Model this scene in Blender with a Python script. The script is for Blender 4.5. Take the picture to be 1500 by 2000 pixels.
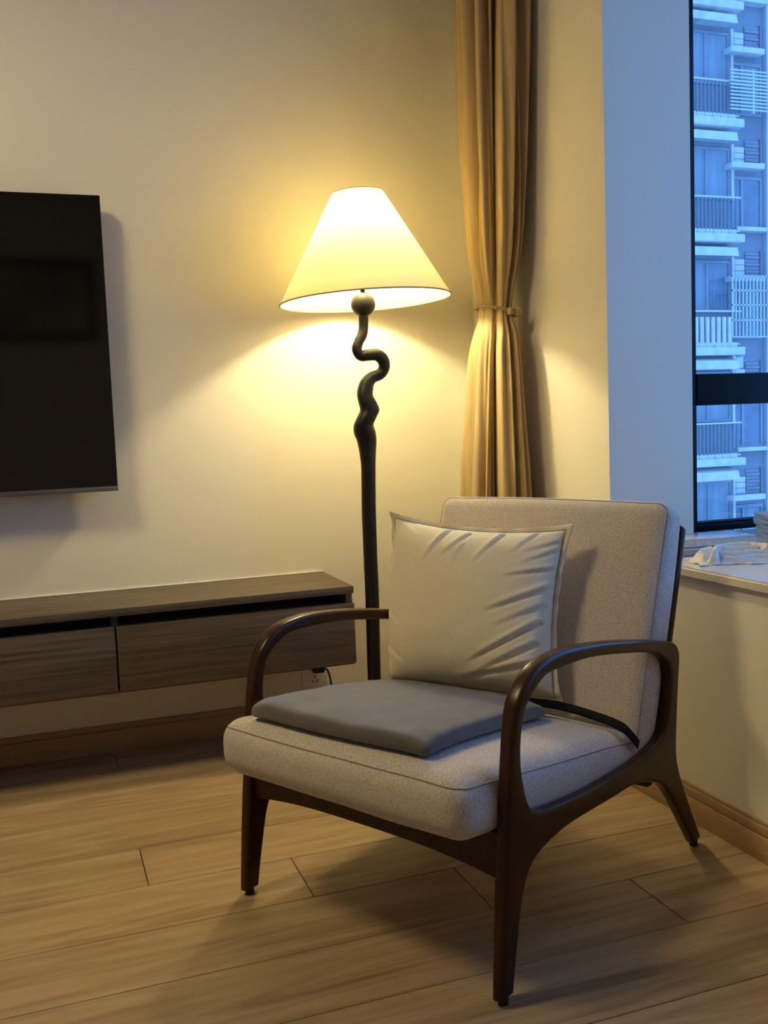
import bpy, bmesh, math, random
from mathutils import Vector, Matrix, noise

for o in list(bpy.data.objects):
    bpy.data.objects.remove(o, do_unlink=True)
scn = bpy.context.scene
COL = scn.collection
R = math.radians
rnd = random.Random(7)

# ------------------------------------------------------------------ camera
F_PX = 1900.0
yaw, pitch, roll = R(19.6), R(5.2), R(-2.18)
fwd = Vector((math.sin(yaw) * math.cos(pitch), math.cos(yaw) * math.cos(pitch), -math.sin(pitch)))
rgt = Vector((math.cos(yaw), -math.sin(yaw), 0))
upv = rgt.cross(fwd)
r2 = rgt * math.cos(roll) + upv * math.sin(roll)
u2 = -rgt * math.sin(roll) + upv * math.cos(roll)
cam = bpy.data.cameras.new('camera')
cam.sensor_fit = 'HORIZONTAL'
cam.sensor_width = 36.0
cam.lens = F_PX / 1500.0 * 36.0
cam.clip_end = 300
camo = bpy.data.objects.new('camera', cam)
M = Matrix((r2, u2, -fwd)).transposed().to_4x4()
M.translation = Vector((0, 0, 1.0))
camo.matrix_world = M
COL.objects.link(camo)
scn.camera = camo

# ------------------------------------------------------------------ world: dusk sky
SKY_STRENGTH = 1.2
wd = bpy.data.worlds.new('dusk_sky')
scn.world = wd
wd.use_nodes = True
nt = wd.node_tree
nt.nodes.clear()
wo = nt.nodes.new('ShaderNodeOutputWorld')
bg = nt.nodes.new('ShaderNodeBackground')
tc = nt.nodes.new('ShaderNodeTexCoord')
sx = nt.nodes.new('ShaderNodeSeparateXYZ')
rp = nt.nodes.new('ShaderNodeValToRGB')
rp.color_ramp.elements[0].position = 0.0
rp.color_ramp.elements[0].color = (0.38, 0.90, 2.05, 1)
rp.color_ramp.elements[1].position = 1.0
rp.color_ramp.elements[1].color = (0.31, 0.80, 1.95, 1)
nt.links.new(tc.outputs['Generated'], sx.inputs[0])
nt.links.new(sx.outputs['Z'], rp.inputs[0])
nt.links.new(rp.outputs[0], bg.inputs['Color'])
bg.inputs['Strength'].default_value = SKY_STRENGTH
nt.links.new(bg.outputs[0], wo.inputs[0])

LAMP_W = 17.0
LAMP_COL = (1.0, 0.84, 0.47)
FILL_EMIT = 29.0
FILL_COL = (1.0, 0.79, 0.39)

vs = scn.view_settings
vs.view_transform = 'Standard'
vs.look = 'None'
vs.exposure = 0.3
vs.gamma = 1.0
vs.use_curve_mapping = False
scn.cycles.max_bounces = 7
scn.cycles.diffuse_bounces = 4
scn.cycles.glossy_bounces = 3
scn.cycles.caustics_reflective = False
scn.cycles.caustics_refractive = False

# ------------------------------------------------------------------ helpers
def tag(o, label=None, cat=None, group=None, kind=None):
    if label: o['label'] = label
    if cat: o['category'] = cat
    if group: o['group'] = group
    if kind: o['kind'] = kind
    return o

def empty(name, loc=(0, 0, 0), rz=0.0, parent=None):
    o = bpy.data.objects.new(name, None)
    o.empty_display_size = 0.05
    o.location = loc
    o.rotation_euler = (0, 0, rz)
    o.parent = parent
    COL.objects.link(o)
    return o

def link(name, me, mat=None, parent=None, loc=(0, 0, 0), rot=(0, 0, 0)):
    o = bpy.data.objects.new(name, me)
    o.location = loc
    o.rotation_euler = rot
    o.parent = parent
    if mat is not None and len(me.materials) == 0:
        me.materials.append(mat)
    COL.objects.link(o)
    return o

def mesh_from(name, verts, faces, smooth=False, fix=True):
    me = bpy.data.meshes.new(name)
    me.from_pydata([tuple(v) for v in verts], [], faces)
    if fix:
        bm = bmesh.new(); bm.from_mesh(me)
        bmesh.ops.recalc_face_normals(bm, faces=bm.faces)
        bm.to_mesh(me); bm.free()
    if smooth:
        me.polygons.foreach_set('use_smooth', [True] * len(me.polygons))
    me.update()
    return me

def bm_box(bm, x0, x1, y0, y1, z0, z1):
    vsx = [bm.verts.new(p) for p in ((x0, y0, z0), (x1, y0, z0), (x1, y1, z0), (x0, y1, z0),
                                     (x0, y0, z1), (x1, y0, z1), (x1, y1, z1), (x0, y1, z1))]
    for f in ((3, 2, 1, 0), (4, 5, 6, 7), (0, 1, 5, 4), (1, 2, 6, 5), (2, 3, 7, 6), (3, 0, 4, 7)):
        bm.faces.new([vsx[i] for i in f])

def boxes_mesh(name, boxes, bevel=0.0, seg=2):
    bm = bmesh.new()
    for b in boxes:
        bm_box(bm, *b)
    if bevel > 0:
        bmesh.ops.bevel(bm, geom=list(bm.edges), offset=bevel, segments=seg, affect='EDGES', profile=0.5)
    me = bpy.data.meshes.new(name)
    bm.to_mesh(me); bm.free()
    if bevel > 0:
        smooth_by_angle(me, 40)
    return me

def smooth_by_angle(me, deg):
    me.polygons.foreach_set('use_smooth', [True] * len(me.polygons))
    bm = bmesh.new(); bm.from_mesh(me)
    lim = R(deg)
    for e in bm.edges:
        if len(e.link_faces) == 2 and e.calc_face_angle(0.0) > lim:
            e.smooth = False
    bm.to_mesh(me); bm.free()

def boxo(name, b, mat, parent=None, bevel=0.0, loc=(0, 0, 0), rot=(0, 0, 0)):
    return link(name, boxes_mesh(name, [b], bevel), mat, parent, loc, rot)

def tube_data(pts, radii, seg=12, cap=True, closed=False, flat=1.0, vert_below=None):
    """Sweep a circle along pts; returns verts, faces."""
    pts = [Vector(p) for p in pts]
    n = len(pts)
    if not isinstance(radii, (list, tuple)):
        radii = [radii] * n
    tang = []
    for i in range(n):
        if closed:
            t = pts[(i + 1) % n] - pts[i - 1]
        else:
            t = pts[min(i + 1, n - 1)] - pts[max(i - 1, 0)]
        t = t.normalized()
        if vert_below is not None:
            k = max(0.0, min(1.0, (vert_below - pts[i].z) / 0.03))
            t = t.lerp(Vector((0, 0, -1)), k).normalized()
        tang.append(t)
    ref = Vector((0, 0, 1))
    if abs(tang[0].dot(ref)) > 0.9:
        ref = Vector((0, 1, 0))
    nrm = (ref - tang[0] * ref.dot(tang[0])).normalized()
    verts, faces = [], []
    for i in range(n):
        if i > 0:
            nrm = (nrm - tang[i] * nrm.dot(tang[i])).normalized()
        b = tang[i].cross(nrm)
        for k in range(seg):
            a = 2 * math.pi * k / seg
            verts.append(pts[i] + (nrm * math.cos(a) * flat + b * math.sin(a)) * radii[i])
    m = n if closed else n - 1
    for i in range(m):
        j = (i + 1) % n
        for k in range(seg):
            k2 = (k + 1) % seg
            faces.append((i * seg + k, i * seg + k2, j * seg + k2, j * seg + k))
    if cap and not closed:
        faces.append(tuple(range(seg)))
        faces.append(tuple((n - 1) * seg + k for k in range(seg)))
    return verts, faces

def tube(name, pts, radii, mat, parent=None, seg=12, closed=False, flat=1.0, loc=(0, 0, 0)):
    v, f = tube_data(pts, radii, seg, True, closed, flat)
    return link(name, mesh_from(name, v, f, smooth=True), mat, parent, loc)

def catmull(pts, sub=6, closed=False):
    """pts: tuples; returns densified list, keeps any dimension"""
    n = len(pts)
    out = []
    rng = range(n) if closed else range(n - 1)
    d = len(pts[0])
    for i in rng:
        p0 = pts[i - 1] if (closed or i > 0) else pts[0]
        p1 = pts[i]
        p2 = pts[(i + 1) % n]
        p3 = pts[(i + 2) % n] if (closed or i + 2 < n) else pts[-1]
        for k in range(sub):
            t = k / sub
            out.append(tuple(0.5 * ((2 * p1[c]) + (-p0[c] + p2[c]) * t + (2 * p0[c] - 5 * p1[c] + 4 * p2[c] - p3[c]) * t * t
                                    + (-p0[c] + 3 * p1[c] - 3 * p2[c] + p3[c]) * t ** 3) for c in range(d)))
    if not closed:
        out.append(tuple(pts[-1]))
    return out

def lathe(name, prof, mat, parent=None, seg=48, loc=(0, 0, 0), close=False):
    verts, faces = [], []
    n = len(prof)
    for i, (r, z) in enumerate(prof):
        for k in range(seg):
            a = 2 * math.pi * k / seg
            verts.append((r * math.cos(a), r * math.sin(a), z))
    m = n if close else n - 1
    for i in range(m):
        j = (i + 1) % n
        for k in range(seg):
            k2 = (k + 1) % seg
            faces.append((i * seg + k, i * seg + k2, j * seg + k2, j * seg + k))
    me = mesh_from(name, verts, faces)
    bm = bmesh.new(); bm.from_mesh(me)
    bmesh.ops.remove_doubles(bm, verts=bm.verts, dist=1e-6)
    bmesh.ops.recalc_face_normals(bm, faces=bm.faces)
    bm.to_mesh(me); bm.free()
    smooth_by_angle(me, 40)
    return link(name, me, mat, parent, loc)

def soft_box(hx, hy, hz, r, nx=40, ny=40, nz=12, fn=None):
    """Rounded box surface centred on the origin, welded grid; fn reshapes each point."""
    key, verts, faces = {}, [], []
    def clampv(v, h):
        return max(-h, min(h, v))
    def vid(p):
        k = (round(p[0], 6), round(p[1], 6), round(p[2], 6))
        if k not in key:
            q = Vector((clampv(p[0], hx - r), clampv(p[1], hy - r), clampv(p[2], hz - r)))
            d = Vector(p) - q
            w = q + (d.normalized() * r if d.length > 1e-9 else d)
            key[k] = len(verts)
            verts.append(w)
        return key[k]
    H = (hx, hy, hz)
    N = (nx, ny, nz)
    def ax(h, n):
        # denser near the ends
        return [h * math.sin(math.pi / 2 * (2 * i / n - 1)) for i in range(n + 1)]
    A = [ax(H[i], N[i]) for i in range(3)]
    for a in range(3):
        b, c = (a + 1) % 3, (a + 2) % 3
        for sgn in (-1, 1):
            for i in range(N[b]):
                for j in range(N[c]):
                    q = []
                    for (ii, jj) in ((i, j), (i + 1, j), (i + 1, j + 1), (i, j + 1)):
                        p = [0, 0, 0]
                        p[a] = sgn * H[a]; p[b] = A[b][ii]; p[c] = A[c][jj]
                        q.append(vid(p))
                    faces.append(tuple(q if sgn > 0 else reversed(q)))
    if fn:
        verts = [fn(v) for v in verts]
    return verts, faces

# ------------------------------------------------------------------ materials
MATS = {}
def new_mat(name):
    m = bpy.data.materials.new(name)
    m.use_nodes = True
    nt = m.node_tree
    nt.nodes.clear()
    out = nt.nodes.new('ShaderNodeOutputMaterial')
    b = nt.nodes.new('ShaderNodeBsdfPrincipled')
    nt.links.new(b.outputs[0], out.inputs[0])
    MATS[name] = m
    return m, nt, b, out

def N(nt, t, **kw):
    n = nt.nodes.new(t)
    for k, v in kw.items():
        setattr(n, k, v)
    return n

def ramp(nt, stops):
    r = nt.nodes.new('ShaderNodeValToRGB')
    els = r.color_ramp.elements
    els[0].position, els[0].color = stops[0][0], (*stops[0][1], 1)
    els[1].position, els[1].color = stops[-1][0], (*stops[-1][1], 1)
    for p, c in stops[1:-1]:
        e = els.new(p); e.color = (*c, 1)
    return r

def plain(name, col, rough=0.5, metal=0.0, var=0.06, vscale=6.0, bump=0.0, bscale=120.0, coat=0.0, spec=0.5, sheen=0.0):
    m, nt, b, out = new_mat(name)
    tc = N(nt, 'ShaderNodeTexCoord')
    nz = N(nt, 'ShaderNodeTexNoise')
    nz.inputs['Scale'].default_value = vscale
    nz.inputs['Detail'].default_value = 3
    nt.links.new(tc.outputs['Object'], nz.inputs['Vector'])
    lo = tuple(max(0, c * (1 - var)) for c in col)
    hi = tuple(min(1, c * (1 + var)) for c in col)
    r = ramp(nt, [(0.3, lo), (0.7, hi)])
    nt.links.new(nz.outputs[0], r.inputs[0])
    nt.links.new(r.outputs[0], b.inputs['Base Color'])
    b.inputs['Roughness'].default_value = rough
    b.inputs['Metallic'].default_value = metal
    b.inputs['Coat Weight'].default_value = coat
    b.inputs['Specular IOR Level'].default_value = spec
    b.inputs['Sheen Weight'].default_value = sheen
    if bump > 0:
        n2 = N(nt, 'ShaderNodeTexNoise')
        n2.inputs['Scale'].default_value = bscale
        n2.inputs['Detail'].default_value = 4
        nt.links.new(tc.outputs['Object'], n2.inputs['Vector'])
        bp = N(nt, 'ShaderNodeBump')
        bp.inputs['Strength'].default_value = bump
        bp.inputs['Distance'].default_value = 0.002
        nt.links.new(n2.outputs[0], bp.inputs['Height'])
        nt.links.new(bp.outputs[0], b.inputs['Normal'])
    return m

def wood(name, stops, grain=(1.2, 22.0, 22.0), fine=(4, 220, 220), rough=0.45, bump=0.12, randomize=True, coat=0.0, fine_amt=0.25, cathedral=0.0, valvar=0.0):
    m, nt, b, out = new_mat(name)
    tc = N(nt, 'ShaderNodeTexCoord')
    vec = tc.outputs['Object']
    oi = N(nt, 'ShaderNodeObjectInfo')
    if randomize:
        mul = N(nt, 'ShaderNodeVectorMath', operation='SCALE')
        cmb = N(nt, 'ShaderNodeCombineXYZ')
        for i, k in enumerate((37.0, 19.0, 11.0)):
            mm = N(nt, 'ShaderNodeMath', operation='MULTIPLY')
            mm.inputs[1].default_value = k
            nt.links.new(oi.outputs['Random'], mm.inputs[0])
            nt.links.new(mm.outputs[0], cmb.inputs[i])
        ad = N(nt, 'ShaderNodeVectorMath', operation='ADD')
        nt.links.new(vec, ad.inputs[0]); nt.links.new(cmb.outputs[0], ad.inputs[1])
        vec = ad.outputs[0]
    mp = N(nt, 'ShaderNodeMapping'); mp.inputs['Scale'].default_value = grain
    nt.links.new(vec, mp.inputs[0])
    n1 = N(nt, 'ShaderNodeTexNoise'); n1.inputs['Scale'].default_value = 1.0
    n1.inputs['Detail'].default_value = 6; n1.inputs['Roughness'].default_value = 0.6
    n1.inputs['Distortion'].default_value = 0.8
    nt.links.new(mp.outputs[0], n1.inputs['Vector'])
    val = n1.outputs[0]
    if cathedral > 0:
        mpc = N(nt, 'ShaderNodeMapping'); mpc.inputs['Scale'].default_value = (0.9, 9.0, 9.0)
        nt.links.new(vec, mpc.inputs[0])
        nc = N(nt, 'ShaderNodeTexNoise'); nc.inputs['Scale'].default_value = 1.0; nc.inputs['Detail'].default_value = 1.5
        nt.links.new(mpc.outputs[0], nc.inputs['Vector'])
        mc = N(nt, 'ShaderNodeMath', operation='MULTIPLY'); mc.inputs[1].default_value = 60.0
        nt.links.new(nc.outputs[0], mc.inputs[0])
        sn = N(nt, 'ShaderNodeMath', operation='SINE'); nt.links.new(mc.outputs[0], sn.inputs[0])
        ma = N(nt, 'ShaderNodeMath', operation='MULTIPLY_ADD'); ma.inputs[1].default_value = cathedral
        nt.links.new(sn.outputs[0], ma.inputs[0]); nt.links.new(val, ma.inputs[2])
        val = ma.outputs[0]
    mp2 = N(nt, 'ShaderNodeMapping'); mp2.inputs['Scale'].default_value = fine
    nt.links.new(vec, mp2.inputs[0])
    n2 = N(nt, 'ShaderNodeTexNoise'); n2.inputs['Scale'].default_value = 1.0; n2.inputs['Detail'].default_value = 3
    nt.links.new(mp2.outputs[0], n2.inputs['Vector'])
    s1 = N(nt, 'ShaderNodeMath', operation='SUBTRACT'); s1.inputs[1].default_value = 0.5
    nt.links.new(n2.outputs[0], s1.inputs[0])
    s2 = N(nt, 'ShaderNodeMath', operation='MULTIPLY_ADD'); s2.inputs[1].default_value = fine_amt
    nt.links.new(s1.outputs[0], s2.inputs[0]); nt.links.new(val, s2.inputs[2])
    r = ramp(nt, stops)
    nt.links.new(s2.outputs[0], r.inputs[0])
    colout = r.outputs[0]
    if valvar > 0:
        hsv = N(nt, 'ShaderNodeHueSaturation')
        mr = N(nt, 'ShaderNodeMapRange')
        mr.inputs['To Min'].default_value = 1 - valvar; mr.inputs['To Max'].default_value = 1 + valvar
        nt.links.new(oi.outputs['Random'], mr.inputs[0])
        nt.links.new(mr.outputs[0], hsv.inputs['Value'])
        nt.links.new(colout, hsv.inputs['Color'])
        colout = hsv.outputs[0]
    nt.links.new(colout, b.inputs['Base Color'])
    b.inputs['Roughness'].default_value = rough
    b.inputs['Coat Weight'].default_value = coat
    b.inputs['Coat Roughness'].default_value = 0.15
    bp = N(nt, 'ShaderNodeBump'); bp.inputs['Strength'].default_value = bump; bp.inputs['Distance'].default_value = 0.001
    nt.links.new(s2.outputs[0], bp.inputs['Height'])
    nt.links.new(bp.outputs[0], b.inputs['Normal'])
    return m

def twill(name, c_lo, c_hi, period=0.0027, bump=0.40, rough=0.95):
    m, nt, b, out = new_mat(name)
    tc = N(nt, 'ShaderNodeTexCoord')
    sc = 0.314 / period
    mpa = N(nt, 'ShaderNodeMapping'); mpa.inputs['Rotation'].default_value = (0.6, 0.6, 0.6)
    mpa.inputs['Scale'].default_value = (0.55, 1.0, 1.0)
    nt.links.new(tc.outputs['Object'], mpa.inputs[0])
    w1 = N(nt, 'ShaderNodeTexVoronoi'); w1.inputs['Scale'].default_value = 1.0 / period
    w1.inputs['Randomness'].default_value = 0.75
    nt.links.new(mpa.outputs[0], w1.inputs['Vector'])
    mx = N(nt, 'ShaderNodeMath', operation='SUBTRACT'); mx.inputs[0].default_value = 1.0
    nt.links.new(w1.outputs['Distance'], mx.inputs[1])
    nz = N(nt, 'ShaderNodeTexNoise'); nz.inputs['Scale'].default_value = 420; nz.inputs['Detail'].default_value = 2
    nt.links.new(tc.outputs['Object'], nz.inputs['Vector'])
    av = N(nt, 'ShaderNodeMath', operation='MULTIPLY_ADD'); av.inputs[1].default_value = 0.60
    nt.links.new(mx.outputs[0], av.inputs[0]); nt.links.new(nz.outputs[0], av.inputs[2])
    r = ramp(nt, [(0.45, c_lo), (1.0, c_hi)])
    nt.links.new(av.outputs[0], r.inputs[0])
    nt.links.new(r.outputs[0], b.inputs['Base Color'])
    b.inputs['Roughness'].default_value = rough
    b.inputs['Sheen Weight'].default_value = 0.15
    b.inputs['Specular IOR Level'].default_value = 0.2
    bp = N(nt, 'ShaderNodeBump'); bp.inputs['Strength'].default_value = bump; bp.inputs['Distance'].default_value = 0.0012
    nt.links.new(av.outputs[0], bp.inputs['Height'])
    nt.links.new(bp.outputs[0], b.inputs['Normal'])
    return m

def linen(name, col, rough=0.9, var=0.08, stretch=(60, 60, 6), bump=0.25, transl=0.0, sheen=0.1, crush=0.0):
    m, nt, b, out = new_mat(name)
    tc = N(nt, 'ShaderNodeTexCoord')
    mp = N(nt, 'ShaderNodeMapping'); mp.inputs['Scale'].default_value = stretch
    nt.links.new(tc.outputs['Object'], mp.inputs[0])
    nz = N(nt, 'ShaderNodeTexNoise'); nz.inputs['Scale'].default_value = 1; nz.inputs['Detail'].default_value = 5
    nt.links.new(mp.outputs[0], nz.inputs['Vector'])
    r = ramp(nt, [(0.3, tuple(c * (1 - var) for c in col)), (0.7, tuple(min(1, c * (1 + var)) for c in col))])
    nt.links.new(nz.outputs[0], r.inputs[0])
    nt.links.new(r.outputs[0], b.inputs['Base Color'])
    b.inputs['Roughness'].default_value = rough
    b.inputs['Sheen Weight'].default_value = sheen
    b.inputs['Specular IOR Level'].default_value = 0.25
    bp = N(nt, 'ShaderNodeBump'); bp.inputs['Strength'].default_value = bump; bp.inputs['Distance'].default_value = 0.002
    nt.links.new(nz.outputs[0], bp.inputs['Height'])
    nrm = bp
    if crush > 0:
        n3 = N(nt, 'ShaderNodeTexNoise'); n3.inputs['Scale'].default_value = 14; n3.inputs['Detail'].default_value = 3
        n3.inputs['Distortion'].default_value = 1.0
        nt.links.new(tc.outputs['Object'], n3.inputs['Vector'])
        b2 = N(nt, 'ShaderNodeBump'); b2.inputs['Strength'].default_value = crush; b2.inputs['Distance'].default_value = 0.01
        nt.links.new(n3.outputs[0], b2.inputs['Height']); nt.links.new(bp.outputs[0], b2.inputs['Normal'])
        nrm = b2
    nt.links.new(nrm.outputs[0], b.inputs['Normal'])
    if transl > 0:
        tr = N(nt, 'ShaderNodeBsdfTranslucent')
        nt.links.new(r.outputs[0], tr.inputs[0])
        mx = N(nt, 'ShaderNodeMixShader'); mx.inputs[0].default_value = transl
        nt.links.new(b.outputs[0], mx.inputs[1]); nt.links.new(tr.outputs[0], mx.inputs[2])
        nt.links.new(mx.outputs[0], out.inputs[0])
    return m

def glass_pane(name, tint=(0.90, 0.96, 1.0)):
    m, nt, b, out = new_mat(name)
    nt.nodes.remove(b)
    t = N(nt, 'ShaderNodeBsdfTransparent'); t.inputs[0].default_value = (*tint, 1)
    g = N(nt, 'ShaderNodeBsdfGlossy'); g.inputs['Roughness'].default_value = 0.02
    lw = N(nt, 'ShaderNodeLayerWeight')
    pw = N(nt, 'ShaderNodeMath', operation='POWER'); pw.inputs[1].default_value = 5.0
    nt.links.new(lw.outputs['Facing'], pw.inputs[0])
    fr = N(nt, 'ShaderNodeMath', operation='MULTIPLY_ADD'); fr.inputs[1].default_value = 0.94; fr.inputs[2].default_value = 0.03
    nt.links.new(pw.outputs[0], fr.inputs[0])
    mx = N(nt, 'ShaderNodeMixShader')
    nt.links.new(fr.outputs[0], mx.inputs[0]); nt.links.new(t.outputs[0], mx.inputs[1]); nt.links.new(g.outputs[0], mx.inputs[2])
    nt.links.new(mx.outputs[0], out.inputs[0])
    return m

def emit(name, col, strength):
    m, nt, b, out = new_mat(name)
    b.inputs['Base Color'].default_value = (0.8, 0.8, 0.8, 1)
    b.inputs['Emission Color'].default_value = (*col, 1)
    b.inputs['Emission Strength'].default_value = strength
    return m

WALL = plain('wall_paint', (0.80, 0.76, 0.655), rough=0.75, var=0.015, vscale=1.2, bump=0.05, bscale=90)
CEILM = plain('ceiling_paint', (0.84, 0.82, 0.78), rough=0.9, var=0.01, vscale=1.0)
OAK = wood('oak_floor', [(0.18, (0.200, 0.130, 0.068)), (0.42, (0.345, 0.240, 0.135)), (0.60, (0.42, 0.305, 0.180)), (0.85, (0.49, 0.37, 0.235))],
           grain=(1.3, 17, 17), fine=(5, 260, 260), rough=0.40, bump=0.08, cathedral=0.06, valvar=0.06, fine_amt=0.36)
OAKB = wood('oak_baseboard', [(0.25, (0.30, 0.185, 0.09)), (0.6, (0.42, 0.27, 0.14)), (0.85, (0.48, 0.33, 0.18))],
            grain=(3, 3, 30), fine=(9, 9, 260), rough=0.45, bump=0.06)
ASH = wood('grey_brown_veneer', [(0.25, (0.052, 0.037, 0.026)), (0.5, (0.098, 0.073, 0.052)), (0.8, (0.145, 0.112, 0.083))],
           grain=(1.3, 34, 42), fine=(3.5, 130, 150), rough=0.55, bump=0.2, fine_amt=0.75)
WALNUT = wood('dark_walnut', [(0.2, (0.018, 0.0060, 0.0026)), (0.55, (0.040, 0.0130, 0.0052)), (0.85, (0.068, 0.023, 0.0090))],
              grain=(6, 14, 6), fine=(60, 90, 60), rough=0.28, bump=0.02, coat=0.0, fine_amt=0.2)
WALNUT.node_tree.nodes['Principled BSDF'].inputs['Specular IOR Level'].default_value = 0.26
UPHOL = twill('beige_twill', (0.35, 0.31, 0.28), (0.65, 0.59, 0.54))
SEAMM = plain('seam_thread', (0.24, 0.21, 0.185), rough=0.9)
PILLOWM = linen('cream_cotton', (0.77, 0.695, 0.53), rough=0.75, var=0.03, stretch=(160, 160, 160), bump=0.06, sheen=0.2, crush=0.10)
FLANGEM = linen('cream_cotton_flange', (0.76, 0.69, 0.54), rough=0.8, var=0.05, stretch=(60, 60, 60), bump=0.2)
VELVET = linen('grey_velvet', (0.110, 0.101, 0.099), rough=0.75, var=0.10, stretch=(26, 7, 26), bump=0.10, sheen=0.45, crush=0.18)
BLACKF = plain('black_strap', (0.006, 0.0055, 0.006), rough=0.8, spec=0.1)
RUBBER = plain('black_rubber', (0.012, 0.011, 0.010), rough=0.7)
CURT = linen('gold_linen', (0.52, 0.385, 0.20), rough=0.85, var=0.14, stretch=(55, 55, 3.5), bump=0.35, transl=0.12)
CORDM = plain('gold_cord', (0.42, 0.30, 0.13), rough=0.8, var=0.2, vscale=200)
BLACKM = plain('black_lamp_resin', (0.008, 0.007, 0.006), rough=0.42, var=0.2, bump=0.05, bscale=30, spec=0.35)
TVSCR = plain('tv_screen', (0.004, 0.004, 0.004), rough=0.06, var=0.0, spec=0.55)
TVB = plain('tv_bezel', (0.03, 0.03, 0.03), rough=0.4, metal=0.4)
TVT = plain('tv_trim', (0.14, 0.13, 0.125), rough=0.45, metal=0.6)
FRAMEM = plain('window_frame', (0.004, 0.0045, 0.006), rough=0.5, spec=0.12)
STONE = plain('sill_stone', (0.72, 0.67, 0.57), rough=0.14, var=0.07, vscale=5, spec=0.6)
GLASS = glass_pane('window_glass')
PLASTIC = plain('white_plastic', (0.78, 0.76, 0.70), rough=0.35, var=0.01)
SLOT = plain('socket_slot', (0.01, 0.01, 0.01), rough=0.8)
CAULK = plain('white_caulk', (0.85, 0.84, 0.80), rough=0.6)
PAPER = plain('book_paper', (0.66, 0.63, 0.56), rough=0.9, var=0.1, vscale=90)
COVERG = plain('book_cover_gloss', (0.52, 0.53, 0.53), rough=0.12, var=0.25, vscale=9)
COVERD = plain('book_cover_dark', (0.05, 0.055, 0.065), rough=0.4)
COVERB = plain('book_cover_brown', (0.42, 0.27, 0.15), rough=0.5)
COVERW = plain('book_cover_white', (0.70, 0.72, 0.75), rough=0.3)
TOWEL = plain('terry_cloth', (0.74, 0.73, 0.68), rough=1.0, var=0.08, vscale=60, bump=0.6, bscale=380, sheen=0.3)
NEWS = plain('magazine_paper', (0.50, 0.46, 0.40), rough=0.8, var=0.18, vscale=40)

# shade fabric: translucent
m, nt, b, out = new_mat('lamp_shade_fabric')
nt.nodes.remove(b)
df = N(nt, 'ShaderNodeBsdfDiffuse'); df.inputs[0].default_value = (0.90, 0.86, 0.72, 1)
tl = N(nt, 'ShaderNodeBsdfTranslucent'); tl.inputs[0].default_value = (0.96, 0.88, 0.62, 1)
mx = N(nt, 'ShaderNodeMixShader'); mx.inputs[0].default_value = 0.38
nt.links.new(df.outputs[0], mx.inputs[1]); nt.links.new(tl.outputs[0], mx.inputs[2]); nt.links.new(mx.outputs[0], out.inputs[0])
SHADE = m
SHRIM = plain('shade_rim_tape', (0.42, 0.36, 0.20), rough=0.8)
BULBG = glass_pane('bulb_glass', (0.98, 0.98, 0.96))
FILLM = emit('fill_lamp_diffuser', FILL_COL, FILL_EMIT)

# ------------------------------------------------------------------ room shell
XW, YW = 1.470, 3.125       # right wall face, back wall face
XL, YR, ZC = -3.2, -1.6, 2.70
ZS = 0.629                  # sill top
YB, XB = 2.285, 1.742       # pier corner of the bay
YG = 2.48                   # side window plane of the bay
XM = 2.36                   # main window plane of the bay
Y0 = 0.05                   # near end of the bay
ZH = 2.50                   # bay head

def struct(name, boxes, mat, bevel=0.0):
    o = link(name, boxes_mesh(name, boxes, bevel), mat)
    o['kind'] = 'structure'
    return o

tag(struct('wall_back', [(XL - 0.15, XB, YW, YW + 0.2, 0, ZC)], WALL), 'cream painted wall behind the television and the floor lamp')
tag(struct('wall_left', [(XL - 0.15, XL, YR - 0.15, YW, 0, ZC)], WALL), 'cream painted side wall out of view to the left')
tag(struct('wall_rear', [(XL, XM + 0.2, YR - 0.15, YR, 0, ZC)], WALL), 'cream painted wall reflected in the television')
tag(struct('wall_right', [(XW, XB, YB, YW, 0, ZC),                     # pier between corner and window
                          (XW, XW + 0.12, Y0, YB, 0, ZS - 0.026),        # under the sill
                          (XW, XW + 0.12, Y0, YB, ZH, ZC),               # over the bay
                          (XW, XM + 0.2, YR, Y0, 0, ZC)], WALL), 'cream painted wall with the bay window recess')
struct('wall_bay', [(XW + 0.12, XM + 0.15, Y0, YG + 0.12, ZH, ZC),
                    (XM - 0.02, XM + 0.15, Y0, YG + 0.12, 0, ZS - 0.026),
                    (XB, XM - 0.02, YG - 0.03, YG + 0.12, 0, ZS - 0.026),
                    (XB, 1.80, YG - 0.02, YG + 0.12, ZS - 0.026, ZH)], WALL)
tag(struct('ceiling', [(XL - 0.15, XW, YR - 0.15, YW + 0.2, ZC, ZC + 0.15), (XW, XM + 0.2, YR - 0.15, YW + 0.2, ZC, ZC + 0.15)], CEILM), 'white ceiling above the frame')
# sill slab (L-shaped plan)
bm = bmesh.new()
pl = [(1.452, Y0), (XM - 0.02, Y0), (XM - 0.02, YG - 0.03), (XB, YG - 0.03), (XB, YB), (1.452, YB)]
vb = [bm.verts.new((x, y, ZS - 0.026)) for x, y in pl]
vt = [bm.verts.new((x, y, ZS)) for x, y in pl]
bm.faces.new(vt); bm.faces.new(list(reversed(vb)))
for i in range(6):
    j = (i + 1) % 6
    bm.faces.new((vb[i], vb[j], vt[j], vt[i]))
bmesh.ops.bevel(bm, geom=[e for e in bm.edges if abs(e.verts[0].co.z - e.verts[1].co.z) < 1e-6 and e.verts[0].co.x < 1.46 and e.verts[1].co.x < 1.46], offset=0.005, segments=3, affect='EDGES')
me = bpy.data.meshes.new('trim_1'); bm.to_mesh(me); bm.free()
sill = link('trim_1', me, STONE); sill['kind'] = 'structure'; sill['label'] = 'polished pale stone window sill holding books and cloth'

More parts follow.
